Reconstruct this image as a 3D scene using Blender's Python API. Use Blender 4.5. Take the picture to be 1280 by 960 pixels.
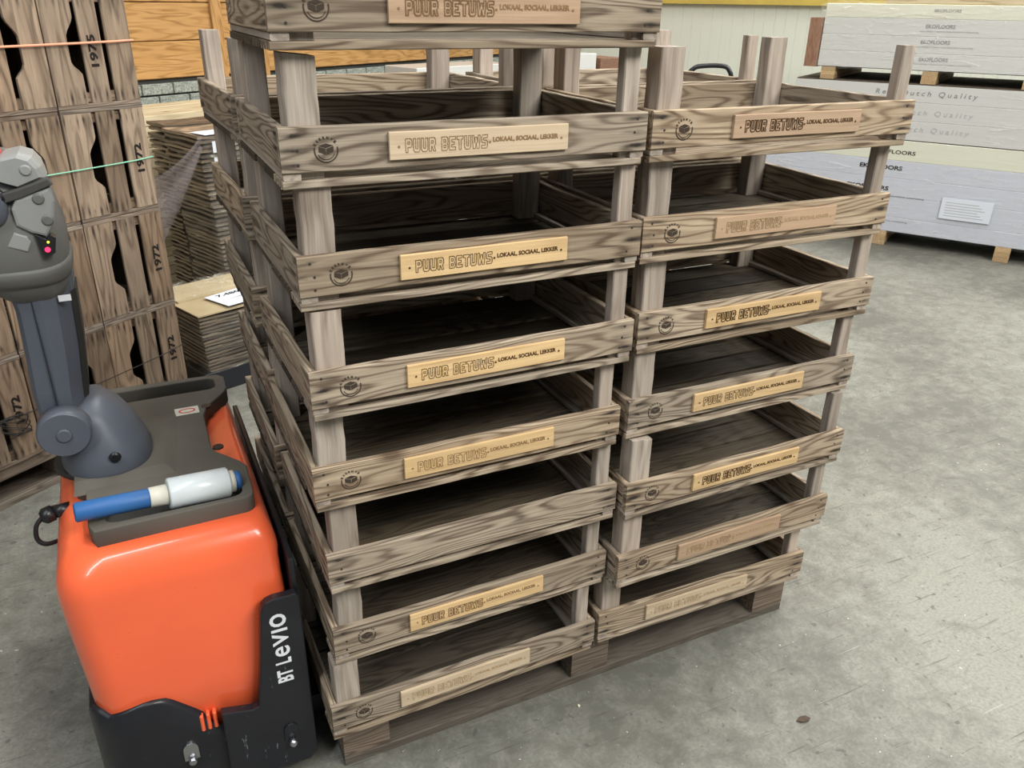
import bpy, bmesh, math, random
from mathutils import Vector, Matrix
random.seed(7)
C = bpy.context.scene.collection
S = bpy.context.scene
for o in list(bpy.data.objects): bpy.data.objects.remove(o)

# ------------------------------------------------------------ camera
cam = bpy.data.cameras.new('camera'); co = bpy.data.objects.new('camera', cam); C.objects.link(co)
co.location = (-0.20822, -1.17902, 1.48382); co.rotation_euler = (1.131134, -0.014637, -0.443968)
cam.sensor_width = 36; cam.sensor_fit = 'HORIZONTAL'; cam.lens = 1013.24 / 1280 * 36; cam.clip_start = .02
S.camera = co
# ------------------------------------------------------------ light
S.view_settings.view_transform = 'Standard'; S.view_settings.look = 'None'
S.view_settings.exposure = 0.0; S.view_settings.gamma = 1; S.view_settings.use_curve_mapping = False
w = bpy.data.worlds.new('world'); S.world = w; w.use_nodes = True
w.node_tree.nodes['Background'].inputs[0].default_value = (.86, .93, 1, 1)
w.node_tree.nodes['Background'].inputs[1].default_value = .17
def area(name, loc, target, sx, sy, power, col):
    l = bpy.data.lights.new(name, 'AREA'); l.shape = 'RECTANGLE'; l.size = sx; l.size_y = sy; l.energy = power; l.color = col
    o = bpy.data.objects.new(name, l); C.objects.link(o); o.location = loc
    o.rotation_euler = (Vector(target) - Vector(loc)).to_track_quat('-Z', 'Y').to_euler(); return o
area('offscreen_key', (2.4, -3.4, 4.6), (.6, .3, .6), 3.2, 1.6, 330, (1, .98, .93))  # added key light brightening the crate fronts, not a real opening
area('offscreen_key', (7.0, 1.2, 4.6), (1.6, -.1, 0), 4.5, 2.5, 400, (1, .99, .94))  # daylight from the back right, its source out of view
area('ceiling_light_row', (1.2, 2.2, 4.6), (1.2, 2.2, 0), .35, 5.0, 120, (1, .98, .92))
area('ceiling_light_row', (-1.6, -1.4, 4.4), (-.2, .3, .3), .35, 4.5, 112, (.93, .97, 1))
area('ceiling_light_row', (4.0, 2.5, 4.6), (4.0, 2.5, 0), .35, 5.0, 110, (1, .98, .92))

# ------------------------------------------------------------ materials
def mat(name):
    m = bpy.data.materials.new(name); m.use_nodes = True
    nt = m.node_tree; b = nt.nodes['Principled BSDF']; return m, nt, b
class NB:
    def __init__(s, nt): s.nt = nt
    def n(s, t, **k):
        x = s.nt.nodes.new(t)
        for a, v in k.items(): setattr(x, a, v)
        return x
    def put(s, sock, v):
        if v is None: return
        if hasattr(v, 'links') or isinstance(v, bpy.types.NodeSocket): s.nt.links.new(v, sock)
        else: sock.default_value = v
    def math(s, op, a, b=None, c=None, clamp=False):
        x = s.n('ShaderNodeMath', operation=op, use_clamp=clamp); s.put(x.inputs[0], a)
        if b is not None: s.put(x.inputs[1], b)
        if c is not None: s.put(x.inputs[2], c)
        return x.outputs[0]
    def vm(s, op, a, b):
        x = s.n('ShaderNodeVectorMath', operation=op); s.put(x.inputs[0], a); s.put(x.inputs[1], b); return x.outputs[0]
    def noise(s, v, scale=1, detail=3, rough=.55, dist=0):
        x = s.n('ShaderNodeTexNoise'); s.put(x.inputs['Vector'], v); x.inputs['Scale'].default_value = scale
        x.inputs['Detail'].default_value = detail; x.inputs['Roughness'].default_value = rough; x.inputs['Distortion'].default_value = dist
        return x.outputs[0]
    def ramp(s, f, stops):
        x = s.n('ShaderNodeValToRGB'); s.put(x.inputs[0], f); e = x.color_ramp.elements
        while len(e) < len(stops): e.new(.5)
        for q, (p, c) in zip(e, stops): q.position = p; q.color = (c, c, c, 1) if isinstance(c, (int, float)) else (*c, 1)
        return x.outputs[0]
    def mix(s, f, a, b, mode='MIX'):
        x = s.n('ShaderNodeMix', data_type='RGBA', blend_type=mode); s.put(x.inputs[0], f)
        s.put(x.inputs[6], (*a, 1) if isinstance(a, tuple) else a); s.put(x.inputs[7], (*b, 1) if isinstance(b, tuple) else b)
        return x.outputs[2]
    def bump(s, h, st, d, bsdf):
        x = s.n('ShaderNodeBump'); x.inputs['Strength'].default_value = st; x.inputs['Distance'].default_value = d
        s.put(x.inputs['Height'], h); s.put(bsdf.inputs['Normal'], x.outputs[0])
def wood(name, light, dark, tint=(.55, .42, .30), rings=20, ringmix=.72, stain=.8, vary=.35, rough=.8, knots=True, grey=.4):
    m, nt, b = mat(name); N = NB(nt)
    at = N.n('ShaderNodeAttribute', attribute_name='bc'); hl = N.n('ShaderNodeAttribute', attribute_name='hl')
    oi = N.n('ShaderNodeObjectInfo'); R = oi.outputs['Random']
    cmb = N.n('ShaderNodeCombineXYZ'); N.put(cmb.inputs[0], N.math('MULTIPLY', R, 37.0)); N.put(cmb.inputs[1], N.math('MULTIPLY', R, 91.0)); N.put(cmb.inputs[2], N.math('MULTIPLY', R, 13.0))
    v = at.outputs['Vector']
    def vec(sa, sc, st): return N.vm('ADD', N.vm('MULTIPLY', v, (sa, sc, st)), cmb.outputs[0])
    n1 = N.noise(vec(1.7, 14, 14), 1, 2.2, .42)
    rg = N.math('SINE', N.math('MULTIPLY', n1, rings * 6.283))
    rg = N.math('MULTIPLY_ADD', rg, .5, .5)
    rg = N.math('POWER', rg, 2.6)
    fb = N.noise(vec(9, 330, 330), 1, 3, .6)
    fb2 = N.noise(vec(3, 70, 70), 1, 3, .6)
    f = N.math('ADD', N.math('MULTIPLY', rg, ringmix), N.math('MULTIPLY_ADD', fb, 1.1, -.35)); f = N.math('ADD', f, N.math('MULTIPLY_ADD', fb2, 1.0, -.45), clamp=True)
    col = N.mix(f, light, dark)
    bl = N.noise(vec(5, 14, 14), 1, 3, .6)
    col = N.mix(N.ramp(bl, [(.42, 0.0), (.72, .75)]), col, tint)
    g = N.math('MULTIPLY', R, 7.31); g = N.math('FRACT', g)
    col = N.mix(N.math('MULTIPLY', g, grey), col, N.mix(f, (.44, .405, .345), (.17, .155, .13)))
    if knots:
        vo = N.n('ShaderNodeTexVoronoi'); vo.inputs['Scale'].default_value = 1; N.put(vo.inputs['Vector'], vec(5.5, 11, 0)); vo.inputs['Randomness'].default_value = .9
        cell = N.n('ShaderNodeSeparateColor'); N.put(cell.inputs[0], vo.outputs['Color'])
        k = N.math('MULTIPLY', N.ramp(vo.outputs['Distance'], [(.06, 1.0), (.13, .45), (.2, 0.0)]), N.math('GREATER_THAN', cell.outputs[0], .80))
        col = N.mix(N.math('MULTIPLY', k, .85), col, (.10, .06, .035))
    # rust streaks round the nails near both ends
    sp = N.n('ShaderNodeSeparateXYZ'); N.put(sp.inputs[0], v)
    e = N.math('SUBTRACT', hl.outputs['Fac'], N.math('ABSOLUTE', sp.outputs[0]))
    near = N.math('SUBTRACT', 1, N.math('DIVIDE', N.math('ABSOLUTE', N.math('SUBTRACT', e, .018)), .036), clamp=True)
    row = N.math('POWER', N.math('MULTIPLY_ADD', N.math('COSINE', N.math('MULTIPLY', sp.outputs[1], 6.283 / .021)), .5, .5), 2)
    st = N.math('MULTIPLY', N.math('MULTIPLY', near, row), N.ramp(N.noise(vec(14, 60, 60), 1, 2), [(.38, 0.0), (.6, 1.0)]))
    st = N.math('MULTIPLY', st, stain * 1.6, clamp=True)
    col = N.mix(st, col, (.035, .027, .022))
    hs = N.n('ShaderNodeHueSaturation'); N.put(hs.inputs['Color'], col); N.put(hs.inputs['Value'], N.math('MULTIPLY_ADD', R, vary, 1 - vary / 2))
    N.put(b.inputs['Base Color'], hs.outputs[0]); b.inputs['Roughness'].default_value = rough; b.inputs['Specular IOR Level'].default_value = .25
    N.bump(N.math('ADD', N.math('MULTIPLY', rg, .4), fb), .35, .0012, b)
    return m
def plain(name, col, rough=.5, metal=0, spec=.5, grime=0, gs=6, coat=0, bump=0, bs=200):
    m, nt, b = mat(name); N = NB(nt)
    tc = N.n('ShaderNodeTexCoord')
    n = N.noise(tc.outputs['Object'], gs, 5, .6)
    c2 = tuple(x * (1 - grime) for x in col)
    N.put(b.inputs['Base Color'], N.mix(N.ramp(n, [(.35, 0.0), (.7, 1.0)]), col, c2))
    N.put(b.inputs['Roughness'], N.math('MULTIPLY_ADD', n, .25, max(rough - .12, .02)))
    b.inputs['Metallic'].default_value = metal; b.inputs['Specular IOR Level'].default_value = spec; b.inputs['Coat Weight'].default_value = coat
    b.inputs['Coat Roughness'].default_value = .08
    if bump: N.bump(N.noise(tc.outputs['Object'], bs, 2), bump, .001, b)
    return m
M = {}
M['crate'] = wood('weathered_crate_wood', (.50, .395, .275), (.125, .08, .048), (.26, .19, .122), grey=.38, vary=.4)
M['post'] = wood('crate_post_wood', (.52, .435, .36), (.23, .175, .135), (.36, .295, .24), rings=8, ringmix=.45, stain=.15, knots=False, grey=.45)
M['slat'] = wood('shaded_crate_floor_wood', (.085, .066, .042), (.033, .024, .015), (.052, .039, .025), stain=.3, grey=.12, vary=1.0)  # shade inside the crates is put into this dark colour
M['plate'] = wood('bright_name_plate_wood', (.78, .55, .28), (.50, .32, .15), (.66, .46, .24), rings=8, ringmix=.35, stain=0, knots=False, grey=.06, vary=.2)
M['plate_brown'] = wood('brown_name_plate_wood', (.52, .36, .235), (.34, .22, .14), (.45, .32, .20), rings=8, ringmix=.3, stain=0, knots=False, grey=.1, vary=.2)
M['plate_pale'] = wood('pale_name_plate_wood', (.66, .52, .36), (.44, .33, .21), (.55, .43, .29), rings=8, ringmix=.3, stain=0, knots=False, grey=.1, vary=.2)
M['pallet'] = wood('pallet_wood', (.25, .19, .145), (.10, .072, .052), (.14, .105, .08), stain=.3, grey=.3)
M['palletdark'] = wood('dark_pallet_board', (.115, .095, .075), (.05, .04, .03), (.07, .055, .042), stain=.1, grey=.1, ringmix=.35)  # pallet bottom boards, darker than its other wood
M['apple'] = wood('old_apple_crate_wood', (.29, .20, .13), (.10, .064, .04), (.185, .122, .078), rings=9, ringmix=.6, stain=.75, grey=.22, vary=.5)
M['pine'] = wood('varnished_pine', (.50, .285, .11), (.27, .135, .04), (.42, .23, .08), rings=9, ringmix=.7, stain=0, grey=0, vary=.12, rough=.45)
M['timber'] = wood('pale_new_timber', (.66, .56, .38), (.44, .34, .20), (.55, .46, .30), rings=5, stain=0, grey=.1, vary=.25, rough=.6)
M['newblock'] = wood('new_pallet_wood', (.60, .43, .24), (.36, .23, .11), (.5, .35, .2), stain=0, grey=.1, knots=False)
M['brown'] = wood('brown_board', (.30, .17, .11), (.19, .10, .065), (.24, .14, .09), stain=0, grey=0, knots=False)
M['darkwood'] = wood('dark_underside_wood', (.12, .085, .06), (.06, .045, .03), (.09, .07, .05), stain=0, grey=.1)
M['ink'] = plain('burnt_brand_ink', (.10, .055, .025), .8, spec=.1)
M['inkmid'] = plain('worn_brand_ink', (.28, .175, .09), .8, spec=.1)
M['inkfaint'] = plain('faded_brand_ink', (.42, .30, .17), .8, spec=.1)
M['stamp'] = plain('stamp_ink', (.06, .045, .035), .8, spec=.1)
M['black_ink'] = plain('black_stencil_ink', (.02, .017, .015), .8, spec=.1)
M['nail'] = plain('rusty_nail', (.045, .035, .03), .7, .3)
M['orange'] = plain('orange_paint', (1.0, .155, .055), .30, grime=.07, gs=5, coat=.5)
M['skirt'] = plain('black_painted_steel', (.011, .012, .017), .42, grime=.3, gs=12, coat=.15)
def scuffed():
    m = M['skirt']; nt = m.node_tree; b = nt.nodes['Principled BSDF']; N = NB(nt); tc = N.n('ShaderNodeTexCoord'); src = b.inputs['Base Color'].links[0].from_socket
    a = N.ramp(N.noise(N.vm('MULTIPLY', tc.outputs['Object'], (60, 60, 14)), 1, 5, .7), [(.64, 0.0), (.68, .55)])
    k = N.ramp(N.noise(tc.outputs['Object'], 7, 2), [(.5, 0.0), (.6, 1.0)])
    N.put(b.inputs['Base Color'], N.mix(N.math('MULTIPLY', a, k), src, (.32, .34, .38)))
scuffed()
M['cover'] = plain('grey_textured_plastic', (.135, .122, .10), .72, spec=.3, grime=.3, gs=4, bump=.25, bs=600)
M['tray'] = plain('dark_tray_plastic', (.075, .072, .067), .6, spec=.35, grime=.3, gs=8)
M['tiller'] = plain('slate_tiller_plastic', (.098, .110, .138), .40, spec=.45, grime=.12, gs=9)
M['tdark'] = plain('dark_tiller_plastic', (.03, .029, .026), .6, grime=.2)
M['head'] = plain('grey_handle_plastic', (.15, .15, .14), .55, grime=.15)
M['headlight'] = plain('light_grey_plastic', (.30, .305, .295), .42, grime=.1)
M['blackp'] = plain('black_plastic', (.012, .012, .014), .35)
M['red'] = plain('red_plastic', (.75, .04, .025), .4)
M['steel'] = plain('bright_steel', (.55, .56, .58), .3, 1)
M['bluep'] = plain('blue_tube_plastic', (.03, .135, .37), .5, grime=.15)
M['film'] = plain('milky_stretch_film_roll', (.78, .84, .84), .28, grime=.06, gs=30, coat=.3)
M['cream'] = plain('cream_plastic', (.70, .68, .58), .5)
M['white'] = plain('white_print', (.8, .82, .85), .5)
M['paper'] = plain('white_paper', (.72, .76, .84), .6, grime=.05)
M['mortar'] = plain('dark_mortar', (.06, .062, .055), .9, grime=.3)
M['greyprint'] = plain('grey_print', (.22, .22, .22), .6)
M['ltprint'] = plain('pale_print', (.42, .42, .42), .6)
M['wallwhite'] = plain('white_wall_panel', (.74, .77, .68), .4, grime=.03, gs=2)
M['yellow'] = plain('yellow_beam_paint', (.62, .46, .10), .5, grime=.15)
M['tarmac'] = plain('dark_sheeting', (.02, .022, .03), .5)
M['ostring'] = plain('orange_twine', (.80, .33, .20), .7); M['gstring'] = plain('green_twine', (.22, .52, .36), .6); M['cord'] = plain('black_cord', (.015, .013, .012), .7)
def emis(name, col, s):
    m, nt, b = mat(name); b.inputs['Base Color'].default_value = (*col, 1); b.inputs['Emission Color'].default_value = (*col, 1); b.inputs['Emission Strength'].default_value = s; return m
M['led_red'] = emis('red_led', (1, .03, .12), 1.4); M['led_yellow'] = emis('yellow_led', (.8, .85, .05), 1.0)
def carton_mat(name, col):
    m, nt, b = mat(name); N = NB(nt); tc = N.n('ShaderNodeTexCoord'); v = tc.outputs['Object']
    st = N.noise(N.vm('MULTIPLY', v, (3, 3, 60)), 1, 4, .6, .5)
    N.put(b.inputs['Base Color'], N.mix(N.ramp(st, [(.45, 0.0), (.8, .18)]), col, tuple(c * .72 for c in col)))
    b.inputs['Roughness'].default_value = .35; b.inputs['Coat Weight'].default_value = .5; b.inputs['Coat Roughness'].default_value = .15
    N.bump(N.noise(N.vm('MULTIPLY', v, (3, 3, 26)), 1, 4, .6, .8), .35, .005, b); return m
M['carton'] = carton_mat('wrapped_white_carton', (.60, .60, .575)); M['carton_cream'] = carton_mat('wrapped_cream_carton', (.70, .70, .58)); M['carton_blue'] = carton_mat('wrapped_cool_white_carton', (.57, .59, .66))
def film_mat(name, col, base, streak):
    m, nt, b = mat(name); N = NB(nt); tc = N.n('ShaderNodeTexCoord')
    b.inputs['Base Color'].default_value = (*col, 1); b.inputs['Roughness'].default_value = .18
    n = N.noise(N.vm('MULTIPLY', tc.outputs['Object'], (4, 4, 22)), 1, 5, .65, 2.0)
    N.put(b.inputs['Alpha'], N.ramp(n, [(.42, base), (.58, base + .06), (.7, streak)]))
    N.bump(n, .9, .01, b); return m
M['wrap'] = film_mat('clear_stretch_wrap', (.85, .86, .84), .0, .45)  # white opacity streaks stand in for gloss highlights on the film
M['haze'] = film_mat('hazy_violet_wrap', (.22, .19, .20), .38, .85)
M['crinkle'] = film_mat('crinkled_clear_wrap', (.75, .72, .62), .05, .6)
def sheet_mat():
    m, nt, b = mat('brown_board_sheet'); N = NB(nt); oi = N.n('ShaderNodeObjectInfo'); tc = N.n('ShaderNodeTexCoord')
    r = N.math('FRACT', N.math('MULTIPLY', oi.outputs['Random'], 5.7))
    n = N.noise(N.vm('MULTIPLY', tc.outputs['Object'], (4, 4, 260)), 1, 3)
    c = N.mix(r, (.40, .30, .20), (.10, .075, .06)); c = N.mix(N.ramp(n, [(.38, 0.0), (.56, .9)]), c, (.04, .032, .03))
    N.put(b.inputs['Base Color'], c); b.inputs['Roughness'].default_value = .45; b.inputs['Coat Weight'].default_value = .3; b.inputs['Coat Roughness'].default_value = .2; return m
M['sheet'] = sheet_mat()
def sheet_top():
    m, nt, b = mat('pale_board_top'); N = NB(nt); tc = N.n('ShaderNodeTexCoord'); n = N.noise(tc.outputs['Object'], 14, 4)
    N.put(b.inputs['Base Color'], N.mix(n, (.62, .52, .33), (.42, .33, .2))); b.inputs['Roughness'].default_value = .3; return m
M['sheettop'] = sheet_top()
def brick_mat():
    m, nt, b = mat('grey_painted_brick'); N = NB(nt); tc = N.n('ShaderNodeTexCoord'); oi = N.n('ShaderNodeObjectInfo')
    n = N.noise(tc.outputs['Object'], 70, 4, .7)
    N.put(b.inputs['Base Color'], N.mix(N.ramp(n, [(.4, 0.0), (.62, 1.0)]), (.34, .37, .33), (.13, .145, .125))); b.inputs['Roughness'].default_value = .85; N.bump(n, .5, .004, b); return m
M['brick'] = brick_mat()
def floor_mat():
    m, nt, b = mat('worn_concrete_floor'); N = NB(nt); tc = N.n('ShaderNodeTexCoord'); v = tc.outputs['Object']
    a = N.noise(v, .9, 3, .5, .3); c = N.noise(v, 13, 8, .78, .3); d = N.noise(v, 120, 3, .6)
    f = N.math('ADD', N.math('MULTIPLY', a, .5), N.math('MULTIPLY', c, .5))
    col = N.mix(N.ramp(f, [(.42, 0.0), (.58, 1.0)]), (.135, .132, .11), (.285, .282, .242))
    e2 = N.noise(v, 5.5, 8, .8, .6); col = N.mix(N.ramp(e2, [(.54, 0.0), (.66, .5)]), col, (.12, .118, .10))
    col = N.mix(N.ramp(d, [(.4, 0.0), (.7, .5)]), col, (.13, .128, .11))
    # dark specks and streaks
    s1 = N.noise(v, 42, 2, .5, .4); col = N.mix(N.ramp(s1, [(.67, 0.0), (.72, .75)]), col, (.10, .095, .085))
    s3 = N.noise(v, 60, 2, .5); s3 = N.ramp(s3, [(.735, 0.0), (.75, .7)]); col = N.mix(s3, col, (.6, .6, .56))
    def scr(rot, sc, th, colr, amt):
        mp = N.n('ShaderNodeMapping'); N.put(mp.inputs[0], v); mp.inputs['Rotation'].default_value = (0, 0, rot); mp.inputs['Scale'].default_value = sc
        n_ = N.noise(mp.outputs[0], 1, 3, .5, .3)
        return N.mix(N.ramp(n_, [(th, 0.0), (th + .04, amt)]), col, colr)
    col = scr(.5, (5, 150, 1), .655, (.09, .09, .08), .7)
    col = scr(-.9, (4, 120, 1), .68, (.09, .09, .08), .7)
    col = scr(1.2, (3, 170, 1), .71, (.5, .5, .45), .5)
    vo = N.n('ShaderNodeTexVoronoi', feature='DISTANCE_TO_EDGE'); N.put(vo.inputs['Vector'], N.vm('ADD', v, N.vm('MULTIPLY', N.n('ShaderNodeTexNoise').outputs[1], (.4, .4, 0)))); vo.inputs['Scale'].default_value = 2.2
    ck = N.math('MULTIPLY', N.ramp(vo.outputs['Distance'], [(.0, 1.0), (.006, 0.0)]), N.ramp(N.noise(v, 2.7, 2), [(.5, 0.0), (.6, .5)]))
    col = N.mix(N.math('MULTIPLY', ck, .35), col, (.14, .135, .12))
    N.put(b.inputs['Base Color'], col); N.put(b.inputs['Roughness'], N.ramp(f, [(.3, .52), (.7, .68)])); b.inputs['Specular IOR Level'].default_value = .3
    N.bump(N.math('ADD', c, N.math('MULTIPLY', d, .4)), .12, .004, b); return m
M['floor'] = floor_mat()

# ------------------------------------------------------------ builders
def tag(o, label=None, cat=None, group=None, kind=None):
    if label: o['label'] = label
    if cat: o['category'] = cat
    if group: o['group'] = group
    if kind: o['kind'] = kind
    return o
def link(name, me, m=None, parent=None, loc=None, rot=None, label=None):
    o = bpy.data.objects.new(name, me); C.objects.link(o)
    if m is not None and len(me.materials) == 0: me.materials.append(m)
    if parent: o.parent = parent
    if loc: o.location = loc
    if rot: o.rotation_euler = rot
    if label: o['label'] = label
    return o
def empty(name, loc=(0, 0, 0), rz=0):
    o = bpy.data.objects.new(name, None); C.objects.link(o); o.location = loc; o.rotation_euler = (0, 0, rz); o.empty_display_size = .05; return o
def mesh_from(verts, faces, name='m', smooth=False):
    me = bpy.data.meshes.new(name); me.from_pydata(verts, [], faces); me.update()
    bm = bmesh.new(); bm.from_mesh(me); bmesh.ops.recalc_face_normals(bm, faces=bm.faces); bm.to_mesh(me); bm.free()
    if smooth:
        for p in me.polygons: p.use_smooth = True
    return me
# a board: axis 0/1/2 = grain direction, box from lo to hi, chamfered, slightly uneven; stores board coordinates for the wood shader
def boards(items, ch=.0015, jit=.0009, seg=8, name='board'):
    V = []; F = []; bc = []; hl = []
    for it in items:
        lo, hi, ax = it[:3]; off = it[3] if len(it) > 3 else (0, 0)
        d = [hi[i] - lo[i] for i in range(3)]; c = [(hi[i] + lo[i]) / 2 for i in range(3)]
        oth = [i for i in range(3) if i != ax]
        if d[oth[0]] > d[oth[1]]: a1, a2 = oth
        else: a2, a1 = oth                                   # a1 = width direction, a2 = thickness
        w_, t_ = d[a1] / 2, d[a2] / 2; k = min(ch, w_ * .4, t_ * .4)
        prof = [(-w_ + k, -t_), (w_ - k, -t_), (w_, -t_ + k), (w_, t_ - k), (w_ - k, t_), (-w_ + k, t_), (-w_, t_ - k), (-w_, -t_ + k)]
        base = len(V); n = seg + 1
        ph = random.random() * 20
        for s in range(n):
            u = -d[ax] / 2 + d[ax] * s / seg
            jw = .3 * jit * math.sin(ph + s * 1.1) + random.uniform(-jit, jit) * .32
            for (p, q) in prof:
                pt = [0, 0, 0]; pt[ax] = c[ax] + u; pt[a1] = c[a1] + p + jw * (1 if 0 < s < seg else .3); pt[a2] = c[a2] + q
                V.append(tuple(pt)); bc.append((u + off[0], p + off[1], q)); hl.append(d[ax] / 2)
        for s in range(seg):
            for j in range(8):
                a = base + s * 8 + j; b_ = base + s * 8 + (j + 1) % 8
                F.append((a, b_, b_ + 8, a + 8))
        F.append(tuple(base + j for j in range(7, -1, -1))); F.append(tuple(base + seg * 8 + j for j in range(8)))
    me = mesh_from(V, F, name)
    at = me.attributes.new('bc', 'FLOAT_VECTOR', 'POINT'); at.data.foreach_set('vector', [x for v in bc for x in v])
    ah = me.attributes.new('hl', 'FLOAT', 'POINT'); ah.data.foreach_set('value', hl)
    return me
def board(lo, hi, ax, **k): return boards([(lo, hi, ax)], **k)
def bm_mesh(bm, name='m', smooth=False):
    bmesh.ops.recalc_face_normals(bm, faces=bm.faces); me = bpy.data.meshes.new(name); bm.to_mesh(me); bm.free()
    if smooth:
        for p in me.polygons: p.use_smooth = True
    return me
def box(lo, hi, bev=0, seg=2):
    bm = bmesh.new(); bmesh.ops.create_cube(bm, size=1)
    for v in bm.verts: v.co = Vector([(lo[i] + hi[i]) / 2 + v.co[i] * (hi[i] - lo[i]) for i in range(3)])
    if bev: bmesh.ops.bevel(bm, geom=bm.edges[:], offset=bev, segments=seg, affect='EDGES', profile=.5)
    return bm_mesh(bm)
def loft(rings, cap=True, smooth=True, closed=True):
    V = [tuple(p) for r in rings for p in r]; n = len(rings[0]); F = []
    for i in range(len(rings) - 1):
        for j in range(n if closed else n - 1):
            a = i * n + j; b_ = i * n + (j + 1) % n; F.append((a, b_, b_ + n, a + n))
    if cap: F.append(tuple(range(n - 1, -1, -1))); F.append(tuple((len(rings) - 1) * n + j for j in range(n)))
    me = mesh_from(V, F)
    if smooth:
        for p in me.polygons: p.use_smooth = len(p.vertices) == 4
    return me
def ell(c, a, b_, ra, rb, n=28, e=2.0):
    c, a, b_ = Vector(c), Vector(a), Vector(b_); out = []
    for k in range(n):
        t = 2 * math.pi * k / n; ct, st = math.cos(t), math.sin(t)
        out.append(c + a * (ra * math.copysign(abs(ct) ** (2 / e), ct)) + b_ * (rb * math.copysign(abs(st) ** (2 / e), st)))
    return out
def frame(d):
    d = Vector(d).normalized(); up = Vector((0, 0, 1)) if abs(d.z) < .9 else Vector((1, 0, 0)); a = d.cross(up).normalized(); return a, a.cross(d).normalized()
def lathe(p0, p1, prof, n=32):
    p0, p1 = Vector(p0), Vector(p1); d = p1 - p0; a, b_ = frame(d)
    return loft([ell(p0 + d * t, a, b_, r, r, n) for t, r in prof])
def tube(pts, r, n=8):
    pts = [Vector(p) for p in pts]; rings = []
    a, b_ = frame(pts[1] - pts[0])
    for i, p in enumerate(pts):
        d = (pts[min(i + 1, len(pts) - 1)] - pts[max(i - 1, 0)]).normalized()
        a = (a - d * a.dot(d)).normalized(); b_ = a.cross(d); rings.append(ell(p, a, b_, r, r, n))
    return loft(rings)
def curve_pts(P, n=8):
    P = [Vector(p) for p in P]; out = []
    Q = [P[0]] + P + [P[-1]]
    for i in range(1, len(Q) - 2):
        for k in range(n):
            t = k / n; p0, p1, p2, p3 = Q[i - 1:i + 3]
            out.append(.5 * ((2 * p1) + (p2 - p0) * t + (2 * p0 - 5 * p1 + 4 * p2 - p3) * t * t + (3 * p1 - p0 - 3 * p2 + p3) * t ** 3))
    out.append(P[-1]); return out
def prism(poly, y0, y1, bev=0, plane='xz'):
    bm = bmesh.new()
    def P(p, q): return (p[0], q, p[1]) if plane == 'xz' else ((p[0], p[1], q) if plane == 'xy' else (q, p[0], p[1]))
    vs = [bm.verts.new(P(p, y0)) for p in poly]; f = bm.faces.new(vs)
    r = bmesh.ops.extrude_face_region(bm, geom=[f]); nv = [v for v in r['geom'] if isinstance(v, bmesh.types.BMVert)]
    d = Vector(P((0, 0), y1)) - Vector(P((0, 0), y0))
    for v in nv: v.co += d
    if bev:
        bmesh.ops.recalc_face_normals(bm, faces=bm.faces)
        es = [e for e in bm.edges if len(e.link_faces) == 2 and any(len(f.verts) == len(poly) and len(poly) > 4 for f in e.link_faces)] if len(poly) > 4 else bm.edges[:]
        bmesh.ops.bevel(bm, geom=es, offset=bev, segments=2, affect='EDGES', profile=.5)
    return bm_mesh(bm)
def arc(cx, cy, r, a0, a1, n=6): return [(cx + r * math.cos(math.radians(a0 + (a1 - a0) * k / n)), cy + r * math.sin(math.radians(a0 + (a1 - a0) * k / n))) for k in range(n + 1)]
def join(meshes, smooth=None):
    bm = bmesh.new()
    for me in meshes: bm.from_mesh(me)
    out = bpy.data.meshes.new('j'); bm.to_mesh(out); bm.free(); return out
def xform(me, mtx): me.transform(mtx); return me
# text lying in the local xz plane, facing -y; width w, height h, lower left corner at the origin
def text_mesh(s, wd, ht, outline=0, depth=.0004, bold=0, shear=0, spacing=1):
    cu = bpy.data.curves.new('t', 'FONT'); cu.body = s; cu.size = 1; cu.space_character = spacing; cu.shear = shear; cu.resolution_u = 3
    if outline: cu.fill_mode = 'NONE'; cu.bevel_depth = outline; cu.bevel_resolution = 0
    else: cu.extrude = .01; cu.offset = bold
    o = bpy.data.objects.new('t', cu); C.objects.link(o); dg = bpy.context.evaluated_depsgraph_get(); dg.update()
    me = bpy.data.meshes.new_from_object(o.evaluated_get(dg)); bpy.data.objects.remove(o)
    xs = [v.co.x for v in me.vertices]; ys = [v.co.y for v in me.vertices]; zs = [v.co.z for v in me.vertices]
    x0, x1, y0, y1 = min(xs), max(xs), min(ys), max(ys); z0 = min(zs); dz = max(zs) - z0 or 1
    for v in me.vertices:
        x, y, z = v.co; v.co = ((x - x0) / (x1 - x0) * wd, -depth * (z - z0) / dz, (y - y0) / (y1 - y0) * ht)
    me.materials.clear(); return me

# ------------------------------------------------------------ setting: floor and walls
fl = link('floor', box((-6, -6, -.1), (16, 14, 0)), M['floor']); tag(fl, kind='structure')
WO = Vector((-.05, 4.06, 0)); WA = math.atan2(.53, .85)      # pine and brick wall: local x along it, local y into it
wall = empty('wall_back', WO, WA); tag(wall, kind='structure')
link('masonry_core', box((-5, .03, 0), (5.30, .25, 4)), M['mortar'], wall)
plank_meshes = [board((0, 0, 0), (1.9, .024, .196), 0, seg=10, jit=.0004, ch=.004) for _ in range(3)]
for r in range(8):
    xs = -5 + (r % 3) * .63
    k = 0
    while xs < 5.2:
        x1 = min(xs + 1.9, 5.28)
        if xs < -4.9: pass
        link('plank', plank_meshes[(r + k) % 3] if x1 - xs > 1.89 else board((0, 0, 0), (x1 - xs - .002, .024, .196), 0, seg=6, jit=.0004, ch=.004), M['pine'], wall, (xs, 0, 1.06 + r * .2))
        xs += 1.9025; k += 1
bat = board((0, -.02, 0), (.075, 0, .9), 2, seg=6, ch=.003)
for x in (.58, .91): link('batten', bat, M['pine'], wall, (x, 0, 1.03))
bk = [box((0, 0, 0), (.198, .03, .058), .003, 1) for _ in range(2)]
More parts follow.
